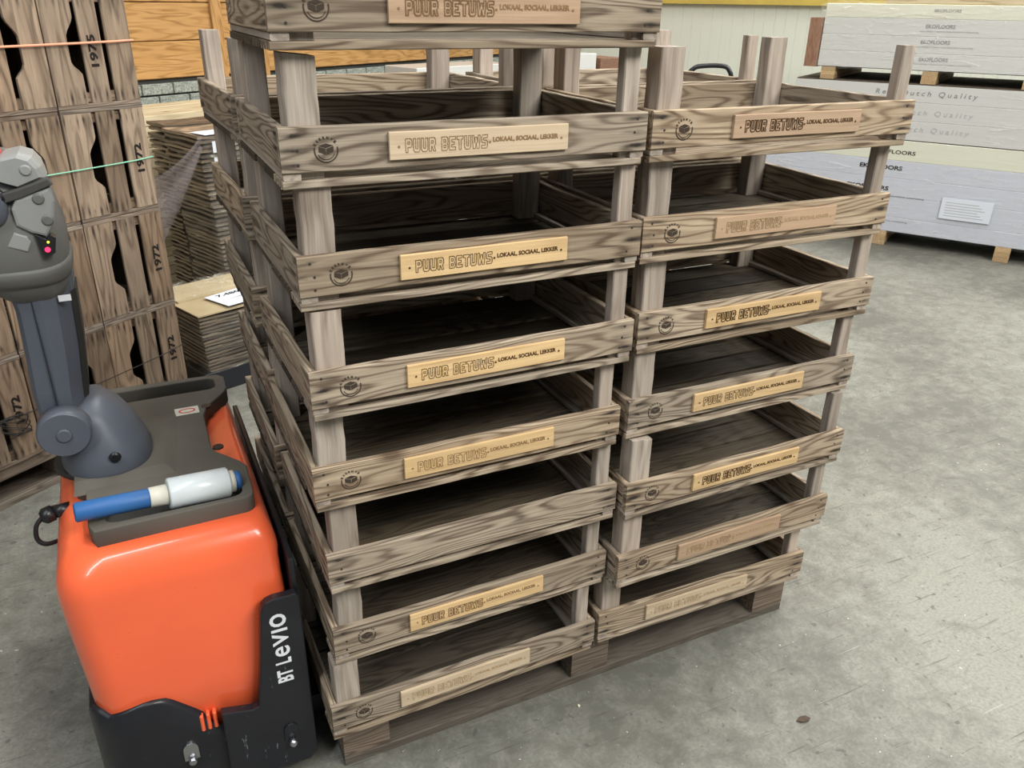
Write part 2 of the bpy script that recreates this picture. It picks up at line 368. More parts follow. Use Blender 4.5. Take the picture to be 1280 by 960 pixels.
for r in range(15):
    z = 1.035 - .068 * (r + 1) + .008
    if r > 4 : break
    for c in range(26):
        x = -.15 + c * .208 + (r % 2) * .104
        if x > 5.1: continue
        link('brick', bk[c % 2], M['brick'], wall, (x, random.uniform(0, .003), z))
link('brick_courses', box((-5, .012, 0), (5.28, .03, .70)), M['mortar'], wall)
# white panel wall, at right angles, corner at the end of the pine wall
ww = empty('wall_right', (4.42, 6.85, 0), math.atan2(-.85, .53)); tag(ww, kind='structure')
link('panel_core', box((-.4, .012, 0), (9, .2, 5)), M['wallwhite'], ww)
pm = box((0, .008, 0), (.098, .014, 5), .002, 1)
for i in range(60): link('wall_panel_rib', pm, M['wallwhite'], ww, (.0 + i * .1, 0, 0))
bmw = tag(link('beam', prism([(0, 1.50), (0, 1.64), (.05, 1.64), (.05, 1.625), (.015, 1.625), (.015, 1.515), (.05, 1.515), (.05, 1.50)], 0, 6.0, plane='yz'), M['yellow']), 'yellow painted steel beam running along the white panel wall', 'beam')
for v in bmw.data.vertices: v.co.y -= .06
bmw.location = (4.42, 6.85, 0); bmw.rotation_euler = (0, 0, math.atan2(-.85, .53))

# ------------------------------------------------------------ pallet under the crates
PX, PY = .015, .068
pal = empty('pallet', (PX, PY, 0)); tag(pal, 'dark brown wooden pallet carrying the stacks of slatted crates', 'pallet')
for i, y in enumerate((0, .35, .70)):
    link('bottom_board', board((0, y, 0), (1.2, y + .1, .022), 0, seg=10, jit=.0015), M['palletdark'], pal)
    for x in (0, .55, 1.1):
        link('block', board((x, y, .022), (x + .1, y + .1, .1), 0, seg=3, ch=.003), M['pallet'], pal)
for x in (0, .55, 1.1): link('stringer_board', board((x, 0, .1), (x + .1, .8, .122), 1, seg=6), M['pallet'], pal)
for y in (0, .17, .34, .51, .68): link('deck_board', board((0, y + .0, .122), (1.2, y + .12, .144), 0, seg=8), M['pallet'], pal)

# ------------------------------------------------------------ slatted crates
CW, CD, BH, HH, Z0 = .6, .4115, .0626, .18269, .166
T = .013
fb_m = [board((0, 0, 0), (CW, T, BH), 0, seg=14, jit=.0010) for _ in range(5)]
bb_m = [board((0, CD - T, 0), (CW, CD, BH), 0, seg=10) for _ in range(3)]
sl_m = [board((0, T, 0), (T, CD - T, BH), 1, seg=12, jit=.0016) for _ in range(4)]
sr_m = [board((CW - T, T, 0), (CW, CD - T, BH), 1, seg=12, jit=.0016) for _ in range(4)]
PT = HH - .0225
def postmesh(x0, y0, x1, y1, tip):
    me = board((x0, y0, -.0105), (x1, y1, PT), 2, seg=9, jit=.0016, ch=.002)
    if tip:                                             # worn, sloping top end
        for v in me.vertices:
            if v.co.z > PT - .004:
                t = (v.co.x - x0) / (x1 - x0); v.co.z -= .007 * abs(t - .45) + (.004 if tip == 2 and t > .6 else 0)
    return me
po = {}
for t in range(3):
    po['fl', t] = postmesh(T + .001, T, T + .049, T + .042, t)
    po['fr', t] = postmesh(CW - T - .030, T, CW - T + .0005, T + .023, t)
    po['bl', t] = postmesh(T + .001, CD - T - .048, T + .037, CD - T, t)
    po['br', t] = postmesh(CW - T - .049, CD - T - .036, CW - T - .001, CD - T, t)
bt_m = [board((.002, .004, -.0108), (.027, CD - .004, -.0002), 1, seg=6), board((CW - .027, .004, -.0108), (CW - .002, CD - .004, -.0002), 1, seg=6)]
fs_m = {}
for k in range(5):
    y = .002 + k * .0826
    fs_m[k] = [board((.003 * v, y, -.0222), (CW - .003 * (2 - v), y + .074 + .002 * v, -.0112), 0, seg=9, jit=.0015) for v in range(2)]
nm = []
for x in (.022, CW - .022):
    for z in (.011, .031, .052):
        xx = x + random.uniform(-.006, .006); nm.append(lathe((xx, .0008, z), (xx, -.0008, z), [(0, .0022), (1, .002)], 8))
nails = join(nm)
PW, PH = .293, .040
plate_m = [board((0, -.006, 0), (PW, 0, PH), 0, seg=6, jit=.0002, ch=.001) for _ in range(3)]
GL = {'P': ([(0, 0), (.34, 0), (.34, .36), (.8, .36), (1, .5), (1, .86), (.8, 1), (0, 1)], [(.34, .6), (.66, .6), (.66, .78), (.34, .78)]),
      'U': ([(0, 1), (0, .14), (.2, 0), (.8, 0), (1, .14), (1, 1), (.66, 1), (.66, .24), (.34, .24), (.34, 1)],),
      'R': ([(0, 0), (.34, 0), (.34, .34), (.46, .34), (.66, 0), (1, 0), (.8, .38), (1, .5), (1, .86), (.8, 1), (0, 1)], [(.34, .58), (.66, .58), (.66, .78), (.34, .78)]),
      'B': ([(0, 0), (.8, 0), (1, .12), (1, .42), (.88, .5), (1, .58), (1, .88), (.8, 1), (0, 1)], [(.34, .2), (.66, .2), (.66, .4), (.34, .4)], [(.34, .6), (.66, .6), (.66, .8), (.34, .8)]),
      'E': ([(0, 0), (1, 0), (1, .22), (.36, .22), (.36, .4), (.8, .4), (.8, .6), (.36, .6), (.36, .78), (1, .78), (1, 1), (0, 1)],),
      'T': ([(.33, 0), (.67, 0), (.67, .76), (1, .76), (1, 1), (0, 1), (0, .76), (.33, .76)],),
      'W': ([(0, 1), (.14, 0), (.40, 0), (.5, .45), (.60, 0), (.86, 0), (1, 1), (.76, 1), (.70, .42), (.60, .85), (.40, .85), (.30, .42), (.24, 1)],),
      'S': ([(0, .0), (.8, 0), (1, .14), (1, .48), (.8, .6), (.34, .6), (.34, .78), (1, .78), (1, 1), (.2, 1), (0, .86), (0, .52), (.2, .4), (.66, .4), (.66, .22), (0, .22)],)}
def ribbon_loop(poly, w_):
    V = []; F = []; n = len(poly); c = [Vector(p) for p in poly]
    for k in range(n):
        p = c[k]; d0 = (p - c[k - 1]).normalized(); d1 = (c[(k + 1) % n] - p).normalized(); nn = Vector((-(d0 + d1).y, (d0 + d1).x))
        nn = nn.normalized() if nn.length > 1e-6 else Vector((-d0.y, d0.x))
        for s_ in (-1, 1):
            q = p + nn * s_ * w_ * .6; V += [(q.x, -.0008, q.y)]
    for k in range(n): a_ = 2 * k; b_ = 2 * ((k + 1) % n); F.append((a_, a_ + 1, b_ + 1, b_))
    m0 = len(V); V += [(x, 0, z) for x, y, z in V]; F += [(f[0], f[3], f[3] + m0, f[0] + m0) for f in F[:n]] + [(f[1], f[2], f[2] + m0, f[1] + m0) for f in F[:n]]
    return mesh_from(V, F)
def block_text(s_, x0, z0, wd, ht, lw, gap=.22, space=.75):
    units = sum(space if ch == ' ' else (1.35 if ch == 'W' else 1) + gap for ch in s_) - gap; u = wd / units; x = x0; out = []
    for ch in s_:
        if ch == ' ': x += space * u; continue
        k = 1.35 if ch == 'W' else 1
        for lp in GL[ch]: out.append(ribbon_loop([(x + p[0] * u * k, z0 + p[1] * ht) for p in lp], lw))
        x += (k + gap) * u
    return join(out)
big = block_text('PUUR BETUWS', .024, .0105, .130, .0195, .00065)
big2 = block_text('PUUR BETUWS', .024, .0105, .130, .0195, .0015)
sml = text_mesh('LOKAAL, SOCIAAL, LEKKER', .112, .0085, bold=.035, depth=.0006)
for v in sml.vertices: v.co.x += .163; v.co.z += .0175
dots = [lathe((x, 0, .019), (x, -.0008, .019), [(0, .0018), (1, .0018)], 8) for x in (.014, .158, .281)]
letter_line = join([big, sml] + dots)
letter_bold = join([big, big2, sml] + dots)
# round burnt stamp: open ring, arched letters, a little crate in the middle
def ring_mesh(r, a0, a1, wdt, n=30):
    V = []; F = []
    for k in range(n + 1):
        a = math.radians(a0 + (a1 - a0) * k / n)
        for rr in (r - wdt / 2, r + wdt / 2): V += [(rr * math.cos(a), -.0005, rr * math.sin(a)), (rr * math.cos(a), 0, rr * math.sin(a))]
    for k in range(n):
        b_ = k * 4
        F += [(b_, b_ + 2, b_ + 6, b_ + 4), (b_, b_ + 4, b_ + 5, b_ + 1), (b_ + 2, b_ + 3, b_ + 7, b_ + 6)]
    return mesh_from(V, F)
st = [ring_mesh(.0165, 165, 375, .0016), ring_mesh(.0128, 205, 335, .0009), prism([(-.0105, .001), (0, -.0035), (.0105, .001), (.0105, .0075), (0, .0105), (-.0105, .0075)][::1], 0, -.0004)]
st[2] = join([prism(p, 0, -.0005) for p in ([(-.0105, .0052), (-.0006, .0019), (-.0006, -.0058), (-.0105, -.0018)], [(.0006, .0019), (.0105, .0052), (.0105, -.0018), (.0006, -.0058)], [(0, .0032), (.0098, .0062), (0, .0093), (-.0098, .0062)])])
for i, a in enumerate((152, 134, 116, 98, 80, 58, 40)):
    t = text_mesh('EXERNVE'[i % 7], .0030, .0036, bold=.02, depth=.0005)
    for v in t.vertices: v.co.x -= .0015
    ar = math.radians(a); t.transform(Matrix.Translation((.0155 * math.cos(ar), 0, .0155 * math.sin(ar))) @ Matrix.Rotation(-(ar - math.pi / 2), 4, 'Y')); st.append(t)
stamp_m = join(st)

def crate(x, y, layer, rz, label, group, plate=True, stamp=True, px=.153, pz=.011, ink='ink', lm='l', tips=(0, 0, 0, 0), seed=0):
    random.seed(seed)
    z = Z0 + (layer - 1) * HH
    root = empty('slatted_crate', (x, y, z), rz); tag(root, label, 'crate', group)
    fb = link('front_board', random.choice(fb_m), M['crate'], root)
    tag(link('nail_heads', nails, M['nail'], fb), kind='stuff')
    link('back_board', random.choice(bb_m), M['crate'], root)
    link('side_board', random.choice(sl_m), M['crate'], root); link('side_board', random.choice(sr_m), M['crate'], root)
    for k, t in zip(('fl', 'fr', 'bl', 'br'), tips): link('corner_post', po[k, t], M['post'], root)
    for b_ in bt_m: link('cross_batten', b_, M['post'], root)
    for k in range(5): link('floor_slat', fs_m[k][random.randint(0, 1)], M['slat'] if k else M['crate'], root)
    if plate:
        p = link('name_plate', random.choice(plate_m).copy(), M[plate], root, (px, 0, pz), label='pale plate branded PUUR BETUWS')
        o = link('lettering', (letter_bold if lm == 'b' else letter_line).copy(), M[ink], p, (0, -.006, 0))
    if stamp: link('round_stamp', stamp_m, M['stamp'] if stamp == 1 else M['inkmid'], root, (.064, -.0003, .030))
    return root
OFF = {'L': {1: (-.0111, .0132, .0096), 2: (.0082, .0207, .0059), 3: (.0079, .0038, .0012), 4: (-.0031, -.0008, -.0028), 5: (.0042, -.0196, .0108), 6: (.0049, -.0112, .0007), 7: (-.0022, -.0077, -.0096), 8: (-.0022, -.0151, -.018)},
       'R': {1: (-.0095, .0291, -.0194), 2: (.003, -.0103, .0052), 3: (.0045, -.0154, .0038), 4: (.0069, .0054, -.0026), 5: (.0126, .0059, -.007), 6: (.0008, .0003, -.0086), 7: (-.0041, -.0095, -.0208)},
       'B': {1: (-.004, .012, .002), 2: (.004, .012, .003), 3: (-.002, .006, -.004), 4: (.0024, .004, -.0044), 5: (-.0071, .0085, -.0057), 6: (-.0043, .0, .0156), 7: (-.0012, .0048, .0324)},
       'C': {1: (.004, .022, -.004), 2: (.006, .006, .002), 3: (.008, .004, .004), 4: (.008, .014, -.003), 5: (.012, .012, -.004), 6: (.006, .008, -.005), 7: (.012, .010, -.004)}}
BASE = {'L': (0, 0), 'R': (.6156, 0), 'B': (0, .4293), 'C': (.6156, .4293)}
where = {'L': 'front left stack', 'R': 'front right stack', 'B': 'rear left stack', 'C': 'rear right stack'}
ordn = {1: 'bottom', 2: 'second from bottom', 3: 'third from bottom', 4: 'fourth from bottom', 5: 'fifth from bottom', 6: 'sixth from bottom', 7: 'seventh from bottom', 8: 'topmost'}
look = {('L', 1): ('greyed slatted crate with almost unreadable plate', 1, 1, 'inkfaint', 'l', .140), ('L', 2): ('slatted crate with pale worn PUUR BETUWS plate', 1, 1, 'inkmid', 'b', .150), ('L', 3): ('pale grey slatted crate without name plate or stamp', 0, 0, '', '', 0),
        ('L', 4): ('slatted crate with faded tan plate', 1, 1, 'inkmid', 'l', .158), ('L', 5): ('slatted crate with dark-splashed name plate', 1, 1, 'ink', 'l', .158), ('L', 6): ('reddish slatted crate with crisp bright plate', 1, 1, 'ink', 'l', .156),
        ('L', 7): ('slatted crate with pale split plate', 1, 1, 'inkmid', 'l', .155), ('L', 8): ('slatted crate with dark plate', 1, 1, 'inkmid', 'b', .160),
        ('R', 1): ('slatted crate with swirly left grain and blank plate', 1, 0, 'inkfaint', 'l', .125), ('R', 2): ('slatted crate with reddish faded plate', 1, 1, 'inkfaint', 'l', .155), ('R', 3): ('slatted crate with darkly branded crooked letters on plate', 1, 1, 'ink', 'b', .166),
        ('R', 4): ('brown slatted crate with freckled PUUR BETUWS plate', 1, 2, 'ink', 'l', .155), ('R', 5): ('slatted crate with clean bright boldly branded plate', 1, 1, 'ink', 'b', .155), ('R', 6): ('slatted crate with dull worn plate', 1, 1, 'inkfaint', 'b', .158),
        ('R', 7): ('open slatted crate with pinkish brown bold plate', 1, 1, 'ink', 'b', .165)}
PLT = {('L', 8): 'plate_brown', ('L', 7): 'plate_pale', ('L', 6): 'plate', ('L', 5): 'plate', ('L', 4): 'plate', ('L', 3): 'plate', ('L', 2): 'plate', ('L', 1): 'plate_pale', ('R', 7): 'plate_brown', ('R', 6): 'plate_brown', ('R', 5): 'plate', ('R', 4): 'plate', ('R', 3): 'plate', ('R', 2): 'plate_brown', ('R', 1): 'plate_pale'}
for s in 'LRBC':
    for i, (dx, dy, a) in OFF[s].items():
        bx, by = BASE[s]; top = (s == 'L' and i == 7)
        posn = ordn[i] if not (i == 7 and s != 'L') else 'topmost'
        tips = {('L', 1): (1, 2, 0, 0), ('L', 7): (2, 0, 0, 0), ('R', 2): (1, 0, 0, 0), ('R', 3): (2, 1, 0, 0), ('R', 7): (0, 0, 0, 0)}.get((s, i), (i % 2, (i + 1) % 2, 0, 0))
        if s in 'LR':
            lk = look[s, i]
            crate(bx + dx, by + dy, i, a, f'{lk[0]}, {posn} in {where[s]}', 'crates of the ' + where[s], plate=(PLT[s, i] if lk[1] else None), stamp=lk[2], px=lk[5], ink=lk[3] or 'ink', lm=lk[4], tips=tips, seed=i + (20 if s == 'R' else 0))
        else:
            crate(bx + dx, by + dy, i, a, f'weathered slatted crate, {posn} in the {where[s]}', 'crates of the ' + where[s], plate=False, stamp=0, tips=tips, seed=i + 50)

# ------------------------------------------------------------ pallet truck
tk = empty('pallet_truck', (-.23, .45, 0)); tag(tk, 'orange and black electric pallet truck standing left of the crate stacks', 'pallet truck')
def tp(name, me, m, parent=None, label=None):
    me.transform(Matrix.Translation((.23, -.45, 0))); return link(name, me, M[m], parent or tk, label=label)
def foot(x0, y0, x1, y1, r, z, n=7, fz=None):            # rounded rectangle ring; r = corner radii (fl, fr, br, bl)
    P = []
    for (cx, cy, rr, a0) in ((x0 + r[0], y0 + r[0], r[0], 180), (x1 - r[1], y0 + r[1], r[1], 270), (x1 - r[2], y1 - r[2], r[2], 0), (x0 + r[3], y1 - r[3], r[3], 90)):
        for px, py in arc(cx, cy, rr, a0, a0 + 90, n): P.append(Vector((px, py, fz(px, py) if fz else z)))
    return P
rings = []
for z, i, xl in ((.10, 0, -.415), (.30, .0, -.418), (.45, .003, -.427), (.53, .007, -.431)): rings.append(foot(xl, .112 + i * 1.2, -.05 - i, .80 - i, (.058, .025, .025, .058), z))
for k in range(1, 8):
    a = k / 7 * math.pi / 2; i = .007 + .048 * (1 - math.cos(a)); rings.append(foot(-.438 + i, .112 + i * 1.05, -.05 - i * .55, .80 - i, (.06, .03, .03, .06), .535 + .075 * math.sin(a)))
tp('hood', loft(rings), 'orange')
# grey cover on top with its two trays
cov = [(-.352, .176), (-.1, .182)] + arc(-.10, .202, .020, -90, 0, 4)[1:] + [(-.076, .30), (-.086, .325), (-.126, .385), (-.131, .41), (-.128, .56), (-.118, .60), (-.072, .665), (-.062, .69), (-.060, .755), (-.075, .775), (-.33, .79), (-.365, .775), (-.382, .74), (-.385, .36), (-.366, .34), (-.362, .20)]
def slab_with_holes(outer, holes, z0, z1):
    cu = bpy.data.curves.new('c', 'CURVE'); cu.dimensions = '2D'; cu.fill_mode = 'BOTH'; cu.extrude = (z1 - z0) / 2; cu.bevel_depth = .003; cu.bevel_resolution = 2; cu.offset = -.003
    for poly in [outer] + holes:
        sp = cu.splines.new('POLY'); sp.points.add(len(poly) - 1); sp.use_cyclic_u = True
        for p, q in zip(sp.points, poly): p.co = (q[0], q[1], 0, 1)
    o = bpy.data.objects.new('c', cu); C.objects.link(o); dg = bpy.context.evaluated_depsgraph_get(); dg.update()
    me = bpy.data.meshes.new_from_object(o.evaluated_get(dg)); bpy.data.objects.remove(o); me.materials.clear()
    me.transform(Matrix.Translation((0, 0, (z0 + z1) / 2))); return me
def rr(x0, y0, x1, y1, r, n=4): return arc(x0 + r, y0 + r, r, 180, 270, n) + arc(x1 - r, y0 + r, r, 270, 360, n) + arc(x1 - r, y1 - r, r, 0, 90, n) + arc(x0 + r, y1 - r, r, 90, 180, n)
h1 = rr(-.335, .195, -.098, .285, .022); h2 = rr(-.345, .695, -.085, .758, .018)
tp('top_cover', slab_with_holes(cov, [h1, h2], .608, .640), 'cover')
tp('front_tray', prism(rr(-.335, .195, -.098, .285, .022), .6105, .6125, plane='xy'), 'tray'); tp('rear_tray', prism(rr(-.345, .695, -.085, .758, .018), .6105, .6125, plane='xy'), 'tray')
def rampm():
    return loft([[Vector(p) for p in r] for r in ([(-.385, .315, .6405), (-.20, .315, .6405), (-.17, .60, .6405), (-.385, .62, .6405)], [(-.383, .35, .652), (-.222, .36, .650), (-.205, .56, .650), (-.383, .58, .652)])], smooth=False)
tp('raised_plinth', rampm(), 'cover')
for (x, y) in ((-.13, .395), (-.13, .60)): tp('drain_hole', lathe((x + .012, y + .005, .6405), (x + .012, y + .005, .6438), [(0, .011), (1, .0105)], 20), 'blackp')
tp('warning_sticker', box((-.185, .575, .6435), (-.135, .612, .6442)), 'cream', label='small cream warning sticker')
s_ = tp('sticker_mark', join([ring_mesh(.010, 0, 360, .002, 20)]), 'red'); s_.data.transform(Matrix.Translation((-.23, .45, 0))); s_.data.transform(Matrix.Rotation(-math.pi / 2, 4, 'X')); s_.data.transform(Matrix.Diagonal((1.6, 1, 1, 1))); s_.data.transform(Matrix.Translation((-.16 + .23, .593 - .45, .6447)))
# black chassis skirt following the foot of the hood
def ztop(x, y):
    if y > .16: return .265
    if x < -.40: return .275 + .02 * (x < -.39)
    if x < -.30: return .285 + .016 * math.sin((x + .40) / .10 * 3.14 * .8)
    if x < -.205: return .291 - (x + .30) * 1.07
    return .19
def skirt():
    # cyclic ring; outer wall then lid
    o0 = foot(-.432, .100, -.046, .81, (.075, .02, .02, .075), .05, 8); pts = []
    N_ = []
    for k in range(len(o0)):
        a, b_ = o0[k], o0[(k + 1) % len(o0)]; L = (b_ - a).length; m_ = max(1, int(L / .012))
        for j in range(m_): N_.append(a.lerp(b_, j / m_))
    cen = Vector((-.23, .45, 0)); R = []
    def ins(p, d): q = p - cen; return Vector((p.x - math.copysign(min(d, abs(q.x)), q.x), p.y - math.copysign(min(d, abs(q.y)), q.y), p.z))
    R.append([Vector((p.x * 1.0, p.y, .05)) for p in N_]); R[0] = [ins(p, .012) for p in R[0]]
    R.append([Vector((p.x, p.y, .075)) for p in N_])
    for f in (.4, .7, .97): R.append([Vector((p.x, p.y, .075 + (ztop(p.x, p.y) - .075) * f)) for p in N_])
    R.append([ins(Vector((p.x, p.y, ztop(p.x, p.y))), .004) for p in N_]); R.append([ins(Vector((p.x, p.y, ztop(p.x, p.y) - .01)), .02) for p in N_])
    return loft(R, cap=False)
tp('chassis_skirt', skirt(), 'skirt')
tp('underbody', box((-.40, .14, .045), (-.07, .78, .06)), 'skirt')
sp_ = [(-.208, .052), (-.20, .045), (-.052, .045), (-.036, .06), (-.036, .468), (-.042, .474), (-.085, .474)] + [(-.098, .470), (-.106, .462), (-.110, .45), (-.122, .34), (-.138, .228), (-.148, .224), (-.206, .238)]
side = tp('side_panel', prism(sp_, .080, .101, bev=.003), 'skirt')
tp('panel_return', box((-.204, .088, .045), (-.188, .10, .19), .002), 'skirt')
tp('battery_plate', box((-.046, .10, .05), (-.034, .80, .54), .003), 'skirt')
for k in range(3): tp('vent_rib', box((-.246 + k * .012, .098, .192), (-.239 + k * .012, .113, .232), .002, 1), 'orange')
def latch(x, z, m, yb=.098, yf=.077): return join([prism([(x - .014, z - .012), (x + .014, z - .012)] + arc(x, z + .016, .014, 0, 180, 8), .098 if m else .101, .0765 if m else .0955, bev=.001)])
tp('latch_plate', latch(-.272, .145, 0), 'steel', label='bright steel latch plate')
tp('bolt', lathe((-.272, .096, .134), (-.272, .085, .134), [(0, .008), (.8, .008), (1, .005)], 12), 'steel')
tp('latch_boss', latch(-.084, .13, 1), 'skirt'); tp('bolt', lathe((-.084, .077, .117), (-.084, .062, .117), [(0, .009), (.7, .008), (1, .005)], 12), 'steel')
# BT LEVIO, white, reading upwards
tx = [text_mesh('BT', .031, .030, bold=.03), text_mesh('L', .013, .030, bold=.03), text_mesh('e', .024, .028, bold=.012), text_mesh('V', .029, .030, bold=.03), text_mesh('I', .0062, .030, bold=.02), text_mesh('O', .030, .031, bold=.035)]
xx = 0
for t, adv in zip(tx, (.046, .019, .028, .033, .012, 0)):
    for v in t.vertices: v.co.x += xx
    xx += adv
lt = join(tx); lt.transform(Matrix.Rotation(-math.pi / 2, 4, 'Y')); lt.transform(Matrix.Translation((-.0655, .0797, .272)))
tp('lettering', lt, 'white', side, 'white BT LEVIO lettering')
# tiller
tb = [ell((-.322, .46, .640), (1, 0, 0), (0, 1, 0), .080, .108, 32, 2.4), ell((-.322, .46, .655), (1, 0, 0), (0, 1, 0), .084, .112, 32, 2.4), ell((-.324, .46, .68), (1, 0, 0), (0, 1, 0), .078, .106, 32, 2.4),
      ell((-.332, .46, .712), (1, 0, .1), (0, 1, 0), .070, .094, 32, 2.4), ell((-.342, .46, .742), (1, 0, .2), (0, 1, 0), .060, .080, 32, 2.4), ell((-.352, .46, .765), (1, 0, .3), (0, 1, 0), .045, .07, 32, 2.4), ell((-.36, .46, .775), (1, 0, .4), (0, 1, 0), .025, .05, 32, 2.2)]
base = tp('tiller_base', loft(tb), 'tiller')
tp('swivel_ring', lathe((-.322, .46, .638), (-.322, .46, .648), [(0, .10), (1, .098)], 40), 'tdark')
tp('screw_recess', lathe((-.306, .352, .688), (-.306, .347, .688), [(0, .011), (.5, .0105), (1, .006)], 16), 'blackp', base)
hub = tp('pivot_hub', lathe((-.380, .560, .752), (-.380, .350, .752), [(0, .036), (.03, .044), (.15, .044), (.17, .035), (.80, .035), (.82, .046), (.96, .046), (1, .042)], 40), 'tiller')
tp('hub_cap', lathe((-.380, .351, .752), (-.380, .346, .752), [(0, .0135), (.7, .013), (1, .011)], 20), 'tiller', hub)
def armring(z, x0, x1, y0, y1, c=.0):
    xm = x0 + (x1 - x0) * .45
    return [Vector(p) for p in ((x0, y0 + .018, z), (x0 + .008, y0 + .006, z), (xm, y0, z), (x0 + (x1 - x0) * .70, y0 + .006, z), (x1 - .005, y0 + .045, z), (x1, y0 + .060, z), (x1, y1 - .02, z), (x1 - .02, y1, z), (x0 + .02, y1, z), (x0, y1 - .02, z))]
AR = [armring(.76, -.418, -.336, .392, .520), armring(.82, -.420, -.330, .388, .525), armring(.90, -.415, -.322, .386, .53), armring(.98, -.412, -.318, .384, .535), armring(1.06, -.42, -.312, .380, .54)]
arm = tp('tiller_arm', loft(AR, smooth=False), 'tiller')
tp('arm_dark_side', loft([[Vector(p) for p in r] for r in [[(x1 - .006 + .001 * 0, y0 + .040, z), (x1 + .003, y0 + .058, z), (x1 + .003, y1 - .022, z), (x1 - .01, y1 - .01, z)] for (z, x1, y0, y1) in ((.775, -.336, .392, .520), (.82, -.330, .388, .525), (.90, -.322, .386, .53), (1.0, -.317, .384, .535))]], smooth=False), 'tdark', arm)  # darker facing along the right side of the arm
tp('seam', box((-.3835, .3835, .77), (-.3825, .389, 1.02)), 'blackp', arm)
tp('small_label', xform(box((-.341, .3845, .995), (-.321, .3865, 1.006)), Matrix.Identity(4)), 'white', arm, 'tiny white label')
hd = [(.992, -.375, .040, .075), (1.004, -.378, .053, .09), (1.022, -.385, .066, .105), (1.05, -.392, .079, .12), (1.085, -.396, .086, .13), (1.12, -.397, .087, .13), (1.16, -.397, .080, .122), (1.19, -.396, .073, .112), (1.215, -.398, .063, .10), (1.232, -.402, .050, .085), (1.244, -.408, .030, .05)]
head = tp('tiller_head', loft([ell((x, .47, z), (1, 0, 0), (0, 1, 0), rx, ry, 40, 3.0) for z, x, rx, ry in hd]), 'head')
tp('head_rim', loft([ell((x, .47, z), (1, 0, 0), (0, 1, 0), rx + .0035, ry + .004, 40, 3.0) for z, x, rx, ry in ((1.032, -.388, .0695, .108), (1.040, -.390, .076, .115), (1.050, -.392, .080, .121), (1.060, -.394, .083, .124), (1.066, -.394, .081, .122))]), 'head', head)
FY = .342
def fpl(name, poly, m, t=.006, y=FY, par=head, bev=.0015, label=None): return tp(name, prism(poly, y + .016, y - t, bev=bev), m, par, label)
tp('upper_shell', loft([[Vector((-.368 + (x + .368) * k, y, 1.222 + (z - 1.222) * k)) for x, z in [(-.3890, 1.239), (-.3733, 1.2504), (-.3478, 1.2552), (-.3291, 1.2478), (-.3186, 1.232), (-.3152, 1.2151), (-.3562, 1.200), (-.3700, 1.2055), (-.392, 1.215), (-.398, 1.228)]] for y, k in ((.46, .9), (.40, 1.0), (.368, 1.0), (.355, .93), (.350, .8))], smooth=False), 'headlight', head, 'light grey dome')
fpl('band', [(-.40, 1.192), (-.3579, 1.2018), (-.313, 1.2163), (-.3072, 1.2057), (-.3554, 1.1875), (-.40, 1.176)], 'tray', t=.004, bev=.002)
fpl('control_shell', [(-.366, 1.186), (-.3126, 1.2018), (-.3105, 1.1784), (-.3170, 1.144), (-.3327, 1.1216), (-.3529, 1.1292), (-.3727, 1.1429), (-.3744, 1.1703)], 'headlight', t=.002, bev=.005, label='light grey control cover')
for (x, z, dk) in ((-.3420, 1.2290, 0), (-.3325, 1.1843, 1), (-.3262, 1.149, 1)): tp('screw_cover', lathe((x, .341 if dk else .352, z), (x, .337 if dk else .347, z), [(0, .009), (.6, .0088), (1, .0065)], 20), 'head' if dk else 'headlight', head)
dp = fpl('display', [(-.3484, 1.128), (-.3342, 1.1175), (-.3269, 1.1253), (-.3202, 1.1194), (-.3254, 1.0942), (-.3405, 1.0873), (-.344, 1.0932)], 'blackp', t=.003, bev=.001, label='black display with two lit dots')
tp('red_light', lathe((-.3358, .3405, 1.1007), (-.3358, .337, 1.1007), [(0, .0045), (1, .0042)], 16), 'led_red', dp, 'lit red dot'); tp('yellow_light', lathe((-.3325, .3405, 1.1131), (-.3325, .3375, 1.1131), [(0, .0022), (1, .002)], 12), 'led_yellow', dp, 'lit yellow dot')
fpl('thumb_button', [(-.3784, 1.1331), (-.3608, 1.1247), (-.3571, 1.1149), (-.3649, 1.0995), (-.3924, 1.1106)], 'headlight', t=.003, bev=.002)
tp('handle_grip', tube(curve_pts([(-.385, .352, 1.190), (-.402, .335, 1.183), (-.43, .325, 1.172), (-.47, .33, 1.16), (-.51, .37, 1.155), (-.52, .47, 1.155), (-.51, .57, 1.155), (-.47, .61, 1.16), (-.40, .585, 1.18)], 5), .014, 12), 'blackp', head)
tp('grip_knob', loft([ell((-.408, .342 - k, 1.176), (1, 0, 0), (0, 0, 1), r1, r2, 24, 2.3) for k, r1, r2 in ((-.02, .030, .034), (0, .030, .034), (.010, .026, .030), (.015, .014, .018))]), 'tiller', head)
tp('safety_button', loft([ell((-.415, .45, z), (1, 0, 0), (0, 1, 0), r, r * 1.8, 24) for z, r in ((1.225, .036), (1.258, .034), (1.264, .022))]), 'red', head, 'red top button')
# plug, cable and strap at the back of the hood
plug = tp('charging_plug', join([lathe((-.40, .36, .595), (-.432, .36, .592), [(0, .012), (1, .013)], 16), lathe((-.430, .36, .592), (-.452, .355, .588), [(0, .016), (.7, .016), (1, .010)], 16)]), 'blackp')
tp('cable', tube(curve_pts([(-.448, .355, .590), (-.462, .35, .575), (-.465, .345, .55), (-.452, .345, .535), (-.425, .36, .53)], 6), .0045), 'blackp', plug)
tp('red_strap', join([box((-.414, .495, .50), (-.408, .515, .61)), box((-.417, .490, .565), (-.402, .518, .595), .002, 1)]), 'red', label='red key strap')
